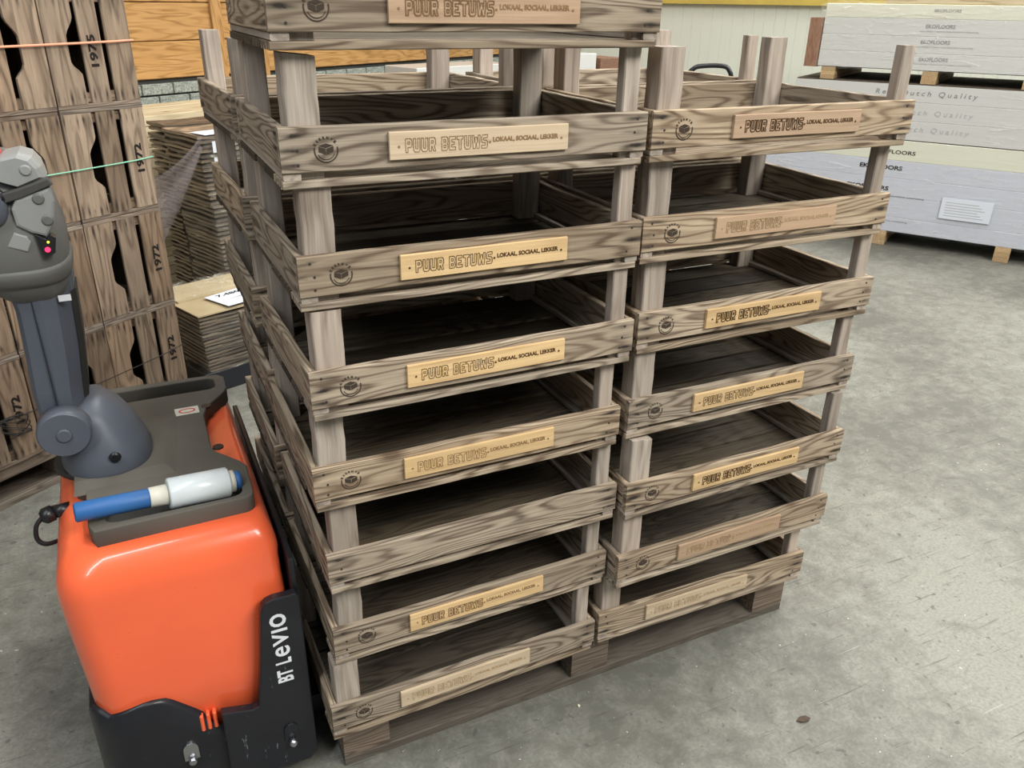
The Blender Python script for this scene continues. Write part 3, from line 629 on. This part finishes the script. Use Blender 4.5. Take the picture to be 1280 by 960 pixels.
# forks running into the pallet
for y in (.20, .57):
    tp('fork', loft([[Vector(p) for p in r] for r in ([(x, y, .048 + t), (x, y + .15, .048 + t), (x, y + .15, .092), (x, y, .092)] for x, t in ((-.06, 0), (.95, 0), (1.05, .02), (1.12, .036)))], smooth=False), 'skirt')

# stretch film dispenser lying in the front tray
fd = empty('stretch_film_roll', (-.25, .23, .66)); tag(fd, 'hand roll of milky stretch film with blue handle lying on pallet truck', 'film roll')
p0 = Vector((-.378, .205, .672)); p1 = Vector((-.105, .238, .650))
def fr(a): return p0.lerp(p1, a)
def fp(name, me, m, label=None): me.transform(Matrix.Translation((.25, -.23, -.66))); return link(name, me, M[m], fd, label=label)
fp('handle', lathe(fr(0), fr(.445), [(0, .0145), (.02, .0175), (.96, .0175), (1, .0165)]), 'bluep', 'blue tube handle')
fp('core_end', lathe(fr(.44), fr(.56), [(0, .0178), (.03, .0185), (1, .0192)]), 'cream')
fp('film_wind', lathe(fr(.555), fr(.95), [(0, .026), (.02, .029), (.97, .029), (1, .026)], 40), 'film')
fp('core_end', lathe(fr(.945), fr(.985), [(0, .0215), (1, .021)]), 'cream'); fp('end_cap', lathe(fr(.98), fr(1.03), [(0, .018), (.8, .018), (1, .014)]), 'bluep')

# ------------------------------------------------------------ wall of apple crates, standing on end
AO = Vector((-.10, 1.88, 0)); AA = math.atan2(-.57, -.82)    # local x runs left along the wall, local y is OUT towards the camera... see below
def aloc(s, d, z): return Vector((AO.x - .82 * s - .57 * d * 1.0, AO.y - .57 * s + .82 * d, z))
Arot = math.atan2(.57, .82)                                  # local x = (.82,.57) rightwards, local y = (-.57,.82) inwards
CWd, CH, CDp = .292, .343, .40
def notch_slat(x0, x1, side, sign):
    # wide slat with a hand hold cut into one edge
    n = 26; L = []; me_r = []
    z0, z1 = .013, CH - .013
    V = []; F = []; bc = []; hl = []
    def edge(z):
        t = (z - z0) / (z1 - z0); a = max(0, min(1, (t - .26) / .12)); b_ = max(0, min(1, (.78 - t) / .18)); h = min(a, b_); return .030 * h * h * (3 - 2 * h)
    for i in range(n + 1):
        z = z0 + (z1 - z0) * i / n; e = edge(z)
        l, r = (x0, x1 - e) if side > 0 else (x0 + e, x1)
        for x, y in ((l, -.009), (r, -.009), (r, 0), (l, 0)): V.append((x, y, z)); bc.append((z - CH / 2, x - (x0 + x1) / 2, y)); hl.append((z1 - z0) / 2)
    for i in range(n):
        for j in range(4): a = i * 4 + j; b_ = i * 4 + (j + 1) % 4; F.append((a, b_, b_ + 4, a + 4))
    F.append((3, 2, 1, 0)); F.append(tuple(n * 4 + j for j in range(4)))
    me = mesh_from(V, F); at = me.attributes.new('bc', 'FLOAT_VECTOR', 'POINT'); at.data.foreach_set('vector', [q for v in bc for q in v])
    ah = me.attributes.new('hl', 'FLOAT', 'POINT'); ah.data.foreach_set('value', hl); return me
W1, W2, G1, G2 = .100, .068, .016, .018
A_m = {}
for side in (1, -1):
    if side > 0: xs = [(.002, .002 + W1), (.002 + W1 + G1, .002 + W1 + G1 + W2), (.002 + W1 + G1 + W2 + G2, CWd - .002)]
    else: xs = [(.002, CWd - W1 - G1 - W2 - G2 - .002), (CWd - W1 - G1 - W2 - .002, CWd - W1 - G1 - .002), (CWd - W1 - .002, CWd - .002)]
    A_m[side] = [(notch_slat(*xs[0], 1, 1) if side > 0 else board((xs[0][0], -.009, .013), (xs[0][1], 0, CH - .013), 2, seg=6)), board((xs[1][0], -.009, .013), (xs[1][1], 0, CH - .013), 2, seg=6),
                 (board((xs[2][0], -.009, .013), (xs[2][1], 0, CH - .013), 2, seg=6) if side > 0 else notch_slat(*xs[2], -1, 1))]
    A_m[side, 'xs'] = xs
end_m = [board((.002, -.008, 0), (CWd - .002, CDp, .0125), 0, seg=5), board((.002, -.010, CH - .0135), (CWd - .002, CDp, CH - .001), 0, seg=5)]
ed_m = [board((.004, -.011, .001), (CWd - .004, .001, .007), 0, seg=5), ]
cl_m = [board((.004, 0, .014), (CWd - .004, .022, .044), 0, seg=4), board((.004, 0, CH - .045), (CWd - .004, .022, CH - .015), 0, seg=4)]
sd_m = [board((0, .03, .015), (.008, CDp - .01, CH - .015), 2, seg=4), board((CWd - .008, .03, .015), (CWd, CDp - .01, CH - .015), 2, seg=4)]
bk_m = board((.01, CDp - .01, .016), (CWd - .01, CDp, CH - .016), 2, seg=4)
yr = {y: text_mesh(y, .092, .027, bold=.035, depth=.0006) for y in ('1972', '1975')}
for me in yr.values():
    me.transform(Matrix.Translation((-.044, 0, -.0125))); me.transform(Matrix.Rotation(-math.pi / 2, 4, 'Y'))
pn = {0: 'lowest', 1: 'second lowest', 2: 'third lowest', 3: 'fourth lowest'}
cn = {0: 'rightmost column', 1: 'second column from right', 2: 'third column from right'}
text_at = {(0, 3): ('1975', 1), (0, 2): ('1972', 2), (0, 1): ('1972', 2), (0, 0): ('1972', 2), (2, 0): ('1972', 2)}
ap_pal = None
for c in range(3):
    for r in range(4):
        side = 1 if c % 2 == 0 else -1
        pos = aloc((c + 1) * (CWd + .002), random.uniform(0, .008), .140 + r * CH)
        root = empty('apple_crate', pos, Arot + random.uniform(-.008, .008))
        yt = text_at.get((c, r))
        tag(root, f"brown apple crate{' stencilled ' + yt[0] if yt else ''}, {pn[r]} in the {cn[c]}", 'crate', 'apple crates stacked on end at the left')
        sl = []
        for k, me in enumerate(A_m[side]): sl.append(link('slat', me, M['apple'], root, (0, random.uniform(-.002, .001), 0)))
        for me in end_m: link('end_board', me, M['pallet'], root)
        for me in cl_m: link('corner_rail', me, M['apple'], root)
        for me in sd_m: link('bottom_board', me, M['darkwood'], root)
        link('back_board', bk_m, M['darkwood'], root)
        if yt:
            x0, x1 = A_m[side, 'xs'][yt[1]]; link('year_stencil', yr[yt[0]], M['black_ink'], sl[yt[1]], ((x0 + x1) / 2, -.0095, CH * (.47 if yt[0] == '1975' else .5)), label='black stencilled year')
ap = empty('pallet', aloc(0, 0, 0), Arot); tag(ap, 'dark wooden pallet under the apple crates behind the truck', 'pallet')
for x in (-.14, -.55, -.95):
    for y in (.01, .3): link('block', board((x, y, .022), (x + .12, y + .1, .10), 0, seg=3), M['pallet'], ap)
link('bottom_board', board((-.95, .01, 0), (-.02, .11, .022), 0), M['pallet'], ap); link('bottom_board', board((-.95, .3, 0), (-.02, .4, .022), 0), M['pallet'], ap)
for y in (.0, .15, .30): link('deck_board', board((-.95, y, .10), (-.0, y + .11, .139), 0), M['pallet'], ap)
def span(s0, z0, s1, z1, sag, r, m, name, label, extra=0):
    pts = [aloc(s0 + (s1 - s0) * t, -.018, z0 + (z1 - z0) * t - sag * 4 * t * (1 - t)) for t in [k / 14 for k in range(15)]]
    pts = [aloc(s0 - .004, .12, z0), aloc(s0 - .004, -.006, z0)] + pts[1:]
    return tag(link(name, tube(pts, r, 8), M[m]), label, 'string' if m != 'cord' else 'cord')
span(.0, 1.358, .90, 1.350, .002, .0035, 'ostring', 'orange_twine', 'orange twine stretched across the upper apple crates')
span(.0, .995, .90, 1.0, .004, .0022, 'gstring', 'green_twine', 'thin green twine stretched across the apple crates')
span(.0, .315, .90, .30, .012, .0016, 'cord', 'black_cord', 'thin black cord tied round the lowest apple crates')
tag(link('cord_knot', join([tube(curve_pts([aloc(.66 + .045 * math.sin(a * 2.1 + q), -.018 - .006 * abs(math.sin(a * 3 + q)), .27 + .035 * math.cos(a * 1.3 + q)) for a in [k * .6 for k in range(9)]], 4), .0016, 6) for q in (0, 1.7, 3.1)]), M['cord']), 'tangled black cord knot on the lower left apple crate', 'cord')

# ------------------------------------------------------------ stacks of board sheets
SR = math.atan2(.37, .93)
def sheets(name, loc, n, th, W, Dp, label, lean, jx, notchy):
    root = empty(name, loc, SR); tag(root, label, 'sheets')
    me = []
    for v in range(4):
        bm = bmesh.new(); bmesh.ops.create_grid(bm, x_segments=5, y_segments=5, size=.5)
        for q in bm.verts: q.co = Vector(((q.co.x + .5) * W, (q.co.y + .5) * Dp, .18 * th * math.sin(q.co.x * 7 + v * 2) * 1.0 + .12 * th * math.sin(q.co.y * 9 + v)))
        ret = bmesh.ops.extrude_face_region(bm, geom=bm.faces[:]); 
        for q in [g for g in ret['geom'] if isinstance(g, bmesh.types.BMVert)]: q.co.z += th * .62
        me.append(bm_mesh(bm))
    for k in range(n):
        t = k / n
        o = link('sheet', me[k % 4], M['sheet'], root, (lean(t)[0] + random.uniform(-jx, jx), lean(t)[1] + random.uniform(-jx, jx), k * th), (0, 0, random.uniform(-.012, .012)))
    return root
short = sheets('sheet_stack', (-.002, 2.07, .095), 17, .0138, .42, .42, 'low bundle of brown board sheets with paper label on top', lambda t: (-.004 - .012 * t, .012 * t), .003, 1)
link('top_sheet', box((.0, .0, .2375), (.41, .41, .243)), M['sheettop'], short, (-.015, .012, 0), label='pale top sheet')
link('top_sheet', box((.02, .20, .2435), (.41, .41, .249)), M['sheettop'], short, (-.015, .012, 0))
pp = link('paper_label', join([xform(box((0, 0, 0), (.16, .075, .0012)), Matrix.Rotation(.06, 4, 'Z')), xform(box((.0, -.07, -.0), (.17, .0, .0012)), Matrix.Rotation(-.05, 4, 'X'))]), M['paper'], short, (.115, .095, .2515), (0, 0, .06), label='white paper label')
t1 = text_mesh('7.480', .09, .022, bold=.02, depth=.0006); t1.transform(Matrix.Rotation(-math.pi / 2, 4, 'X')); link('lettering', t1, M['black_ink'], pp, (.03, .04, .0014))
def crink(W, D, z, amp, n=18):
    bm = bmesh.new(); bmesh.ops.create_grid(bm, x_segments=n, y_segments=n, size=.5)
    for q in bm.verts: q.co = Vector(((q.co.x + .5) * W, (q.co.y + .5) * D, z + random.uniform(0, amp)))
    me = bm_mesh(bm); return me
pp.scale = (1.2, 1.2, 1)
link('wrap_film', crink(.40, .22, .253, .018), M['crinkle'], short, (-.01, .19, 0), label='crinkled clear film')
tall = sheets('sheet_stack', (.170, 2.76, .10), 40, .0209, .55, .33, 'tall leaning stack of brown board sheets beside the apple crates', lambda t: (.012 * math.sin(t * 5) - .02 * t, .02 * t), .005, 1)
sh2 = sheets('sheet_stack', (.170 - .37 * .36, 2.76 + .93 * .36, .10), 40, .0211, .55, .18, 'stack of brown board sheets behind the tall leaning one', lambda t: (.010 * math.sin(t * 4), .02 * t), .005, 1)
def corner_film(z1, a, b_):
    rings = []
    for k in range(26):
        z = z1 * k / 25; rings.append([Vector((x + random.uniform(-.003, .003), y + random.uniform(-.003, .003), z)) for x, y in ((-.012, a), (-.016, a * .5), (-.014, .02), (-.012, -.006), (0, -.014), (.03, -.016), (b_ * .5, -.014), (b_, -.012))])
    return loft(rings, cap=False, closed=False)
link('wrap_film', corner_film(.235, .40, .36), M['crinkle'], short, (-.012, 0, 0), label='clear corner film'); link('wrap_film', corner_film(.83, .3, .4), M['crinkle'], tall, (-.012, 0, 0), label='clear corner film')
pb = link('paper_label', box((0, -.002, 0), (.10, 0, .05)), M['paper'], tall, (.02, -.010, .755), label='white paper label'); link('paper_label', box((0, -.002, 0), (.10, 0, .04)), M['paper'], tall, (.02, -.010, .695), label='white paper label')
link('paper_label', box((0, 0, 0), (.16, .12, .002)), M['paper'], tall, (-.005, .0, .832), (0, 0, .1), label='white paper label')
pf = link('plinth', box((-.03, 0, -.095), (.55, .42, -.002), .003, 1), M['tarmac'], short); link('plinth', box((-.03, 0, -.1), (.55, .33, -.002), .003, 1), M['tarmac'], tall); link('plinth', box((-.03, 0, -.1), (.55, .18, -.002), .003, 1), M['tarmac'], sh2)
# film pulled from the tall stack down to the apple crates
fa, fb_, fc, fd_ = Vector((.15, 2.74, .935)), Vector((-.13, 1.93, .90)), Vector((-.125, 1.93, .64)), Vector((.14, 2.74, .87))
V = []; F = []; n = 14
for i in range(n + 1):
    t = i / n; u0 = fa.lerp(fb_, t); u1 = fd_.lerp(fc, t)
    for j in range(n + 1):
        s = j / n; p = u0.lerp(u1, s); p += Vector((.012, -.006, 0)) * math.sin(s * 9 + t * 2) * .5 + Vector((0, 0, -.02)) * math.sin(t * 3.14); V.append(tuple(p))
for i in range(n):
    for j in range(n): a = i * (n + 1) + j; F.append((a, a + 1, a + n + 2, a + n + 1))
tag(link('stretch_film', mesh_from(V, F, smooth=True), M['haze']), 'hazy stretch film pulled between board stack and apple crates', 'film')
# pale timber boards lying along the pine wall
tb_ = empty('timber_pile', WO, WA); tag(tb_, 'pile of pale timber boards lying along the brick wall', 'timber')
tm = [board((0, 0, 0), (2.0, .148, .05), 0, seg=8, jit=.0008, ch=.003) for _ in range(3)]
for l in range(18):
    for k in range(3): link('timber_board', tm[(l + k) % 3], M['timber'], tb_, (-1.3 + random.uniform(0, .03), -.05 - .152 * (k + 1), .052 * l + .003))

# ------------------------------------------------------------ flooring packs on the right
EO = Vector((4.48, 2.71, 0)); ER = math.atan2(-.854, .52)
def pack(name, label, blocks, z0): r = empty(name, EO, ER); tag(r, label, 'flooring pack', 'wrapped flooring packs in the pile'); return r
def rows(root, x0, x1, dep, zs, mats):
    for (a, b_), m in zip(zs, mats): link('carton_row', box((x0, random.uniform(0, .0004), a + .0004), (x1, dep, b_ - .0002), .002, 1), M[m], root)
def wrapf(root, x0, x1, z0, z1):
    V = []; F = []; nx, nz = 40, 12
    for i in range(nx + 1):
        for j in range(nz + 1): V.append((x0 + (x1 - x0) * i / nx, -.005 - random.uniform(0, .004), z0 + (z1 - z0) * j / nz))
    for i in range(nx):
        for j in range(nz): a = i * (nz + 1) + j; F.append((a, a + 1, a + nz + 2, a + nz + 1))
    link('stretch_wrap', mesh_from(V, F, smooth=True), M['wrap'], root, label='clear stretch wrap')
def etext(root, s, x, z, wd, ht, m, **k): link('lettering', text_mesh(s, wd, ht, depth=.001, **k), M[m], root, (x, -.0006, z))
p1_ = pack('flooring_pack', 'bottom wrapped flooring pack, bluish white with cream top cartons, on pale blocks', 0, 0)
rows(p1_, -1.0, 1.55, .9, [(.10, .197), (.197, .335), (.335, .455), (.455, .57), (.57, .70)], ['carton_blue'] * 4 + ['carton_cream'])
for x in (-.93, -.046, .71, 1.4):
    for k in range(3): link('foot_block', board((x, .0, .002 + k * .033), (x + .09, .85, .034 + k * .033), 1, seg=4), M['newblock'], p1_)
link('deck_board', board((-1.0, .01, .098), (1.55, .9, .1005), 0), M['darkwood'], p1_)
etext(p1_, 'EKOFLOORS', -.14, .612, .26, .024, 'black_ink', bold=.01); etext(p1_, 'EKOFLOORS', -.21, .508, .27, .028, 'black_ink', bold=.03)
etext(p1_, 'EKOFLOORS', -.27, .370, .27, .028, 'black_ink', bold=.03); etext(p1_, 'hout design vloeren met duurzame uitstraling', -.27, .33, .50, .014, 'greyprint')
etext(p1_, 'EKOFLOORS', -.30, .20, .25, .024, 'greyprint', bold=.02); etext(p1_, 'hout design vloeren met duurzame uitstraling', -.30, .165, .46, .012, 'greyprint')
wrapf(p1_, -1.0, 1.55, .09, .56)
pl = link('paper_list', box((.34, -.012, .235), (.64, -.009, .372)), M['paper'], p1_, label='white packing list')
for k in range(6): link('print_line', box((.365, -.0125, .255 + k * .017), (.60 - (k % 3) * .02, -.0121, .259 + k * .017)), M['ltprint'], pl)
p2_ = pack('flooring_pack', 'middle wrapped flooring pack reading Real Dutch Quality', 0, 0)
rows(p2_, -.72, 1.55, .9, [(.705, .825), (.825, .94), (.94, 1.045)], ['carton', 'carton', 'carton'])
for i, (z, m) in enumerate(((.972, 'greyprint'), (.856, 'ltprint'), (.752, 'ltprint'))): etext(p2_, 'Real Dutch Quality', -.20 + (.0 if i else 0), z, .60, .040, m, shear=.15, spacing=1.5)
link('top_board', board((-.72, 0, 1.046), (1.55, .9, 1.052), 0), M['darkwood'], p2_, label='dark brown board lid'); wrapf(p2_, .5, 1.55, .70, 1.04)
p3_ = pack('flooring_pack', 'top wrapped flooring pack with several EKOFLOORS rows and brown board end', 0, 0)
rows(p3_, -.60, 1.55, .9, [(1.132, 1.231), (1.231, 1.33), (1.33, 1.43), (1.43, 1.512)], ['carton', 'carton', 'carton', 'carton_cream'])
link('end_board', board((-.69, -.005, 1.125), (-.605, .3, 1.425), 2, seg=4), M['brown'], p3_, label='reddish brown end board')
for x in (-.57, .055, .62, 1.2):
    for k in range(3): link('foot_block', board((x, .0, 1.053 + k * .0255), (x + .09, .85, 1.078 + k * .0255), 1, seg=4), M['newblock'], p3_)
link('deck_board', board((-.62, .02, 1.1285), (1.55, .9, 1.1315), 0), M['darkwood'], p3_)
for x, z in ((.02, 1.188), (.01, 1.288), (.02, 1.378)):
    etext(p3_, 'EKOFLOORS', x, z, .165, .022, 'greyprint', bold=.008); etext(p3_, 'hout design vloeren met duurzame uitstraling', x - .03, z - .022, .33, .010, 'ltprint')
etext(p3_, 'EKOFLOORS', .05, 1.47, .15, .016, 'greyprint', bold=.02)
wrapf(p3_, -.62, 1.55, 1.12, 1.51)
link('top_wrap', loft([[Vector(p) for p in r] for r in [[(x, -.012, 1.44), (x, -.012, 1.50 + .01 * math.sin(x * 9)), (x, .2, 1.53), (x, .8, 1.53), (x, .9, 1.44)] for x in [-.63 + .1 * k for k in range(22)]]], cap=False, closed=False), M['crinkle'], p3_, label='bunched clear film')
link('top_timber', board((-.25, .02, 1.516), (1.55, .12, 1.56), 0), M['timber'], p3_)

# ------------------------------------------------------------ things behind the crates
cs = empty('carton_stack', (2.49, 3.95, 0), .12)
tag(cs, 'white carton pile glimpsed between the crate posts, before the panel wall', 'carton')
for k in range(4): link('carton', box((0, 0, k * .295), (.42, .4, k * .295 + .292), .004, 1), M['carton'], cs)
wc = empty('wooden_crate', (2.94, 4.0, 0), .12); tag(wc, 'small brown slatted wooden box beside the white cartons', 'crate')
for k in range(12): link('slat', board((0, 0, k * .096), (.22, .3, k * .096 + .088), 0, seg=3), M['brown'] if k % 2 else M['newblock'], wc)
c2 = empty('carton_stack', (1.72, 4.35, 0), .35); tag(c2, 'white carton pile by the brick wall, seen under the top crate', 'carton')
for k in range(3): link('carton', box((0, 0, k * .36), (.9, .35, k * .36 + .357), .004, 1), M['carton'], c2)
tr = empty('hand_truck', (2.78, 2.6, 0), -.62); tag(tr, 'hand truck with black bent tube handle, before the white wall', 'hand truck')
link('handle_frame', tube(curve_pts([(-.11, .12, .12), (-.11, .02, .9), (-.11, 0, 1.12), (-.085, 0, 1.175), (-.03, 0, 1.19), (.06, 0, 1.192), (.10, 0, 1.175), (.12, 0, 1.11), (.12, .02, .9), (.12, .12, .12)], 6), .0125, 12), M['blackp'], tr)
for z in (.3, .6, .85): link('cross_bar', tube([(-.11, .12 - .1 * (z / .9), z), (.12, .12 - .1 * (z / .9), z)], .01), M['blackp'], tr)
link('toe_plate', box((-.16, -.12, .01), (.17, .13, .02), .002, 1), M['blackp'], tr)
for x in (-.17, .15): link('wheel', lathe((x, .16, .09), (x + .03, .16, .09), [(0, .07), (.1, .09), (.9, .09), (1, .07)], 20), M['blackp'], tr)

# ------------------------------------------------------------ litter on the floor
def leaf(loc, a, L, wdt, m, name, label, cat):
    P = [(-L / 2, 0, .001), (-L * .2, wdt / 2, .004), (L * .25, wdt * .45, .005), (L / 2, 0, .002), (L * .25, -wdt * .45, .003), (-L * .2, -wdt / 2, .004)]
    V = P + [(x, y, z + .0012) for x, y, z in P]; F = [(0, 1, 2, 3, 4, 5), (11, 10, 9, 8, 7, 6)] + [(i, (i + 1) % 6, (i + 1) % 6 + 6, i + 6) for i in range(6)]
    o = link(name, mesh_from(V, F), m, loc=loc, rot=(0, 0, a)); return tag(o, label, cat)
leafm = plain('dry_leaf', (.09, .06, .04), .8, grime=.4, gs=80); chipm = plain('pale_wood_chip', (.6, .55, .42), .7)
leaf((1.0, -.25, 0), -.2, .036, .016, leafm, 'dry_leaf', 'small dry brown leaf on the floor, bottom right of the pallet', 'leaf')
leaf((.345, .17, .023), .6, .03, .012, chipm, 'wood_chip', 'curled wood chip lying on the pallet bottom board', 'chip')
leaf((.55, .0, 0), 1.0, .008, .006, chipm, 'wood_chip', 'tiny pale chip on floor before the pallet middle block', 'chip')
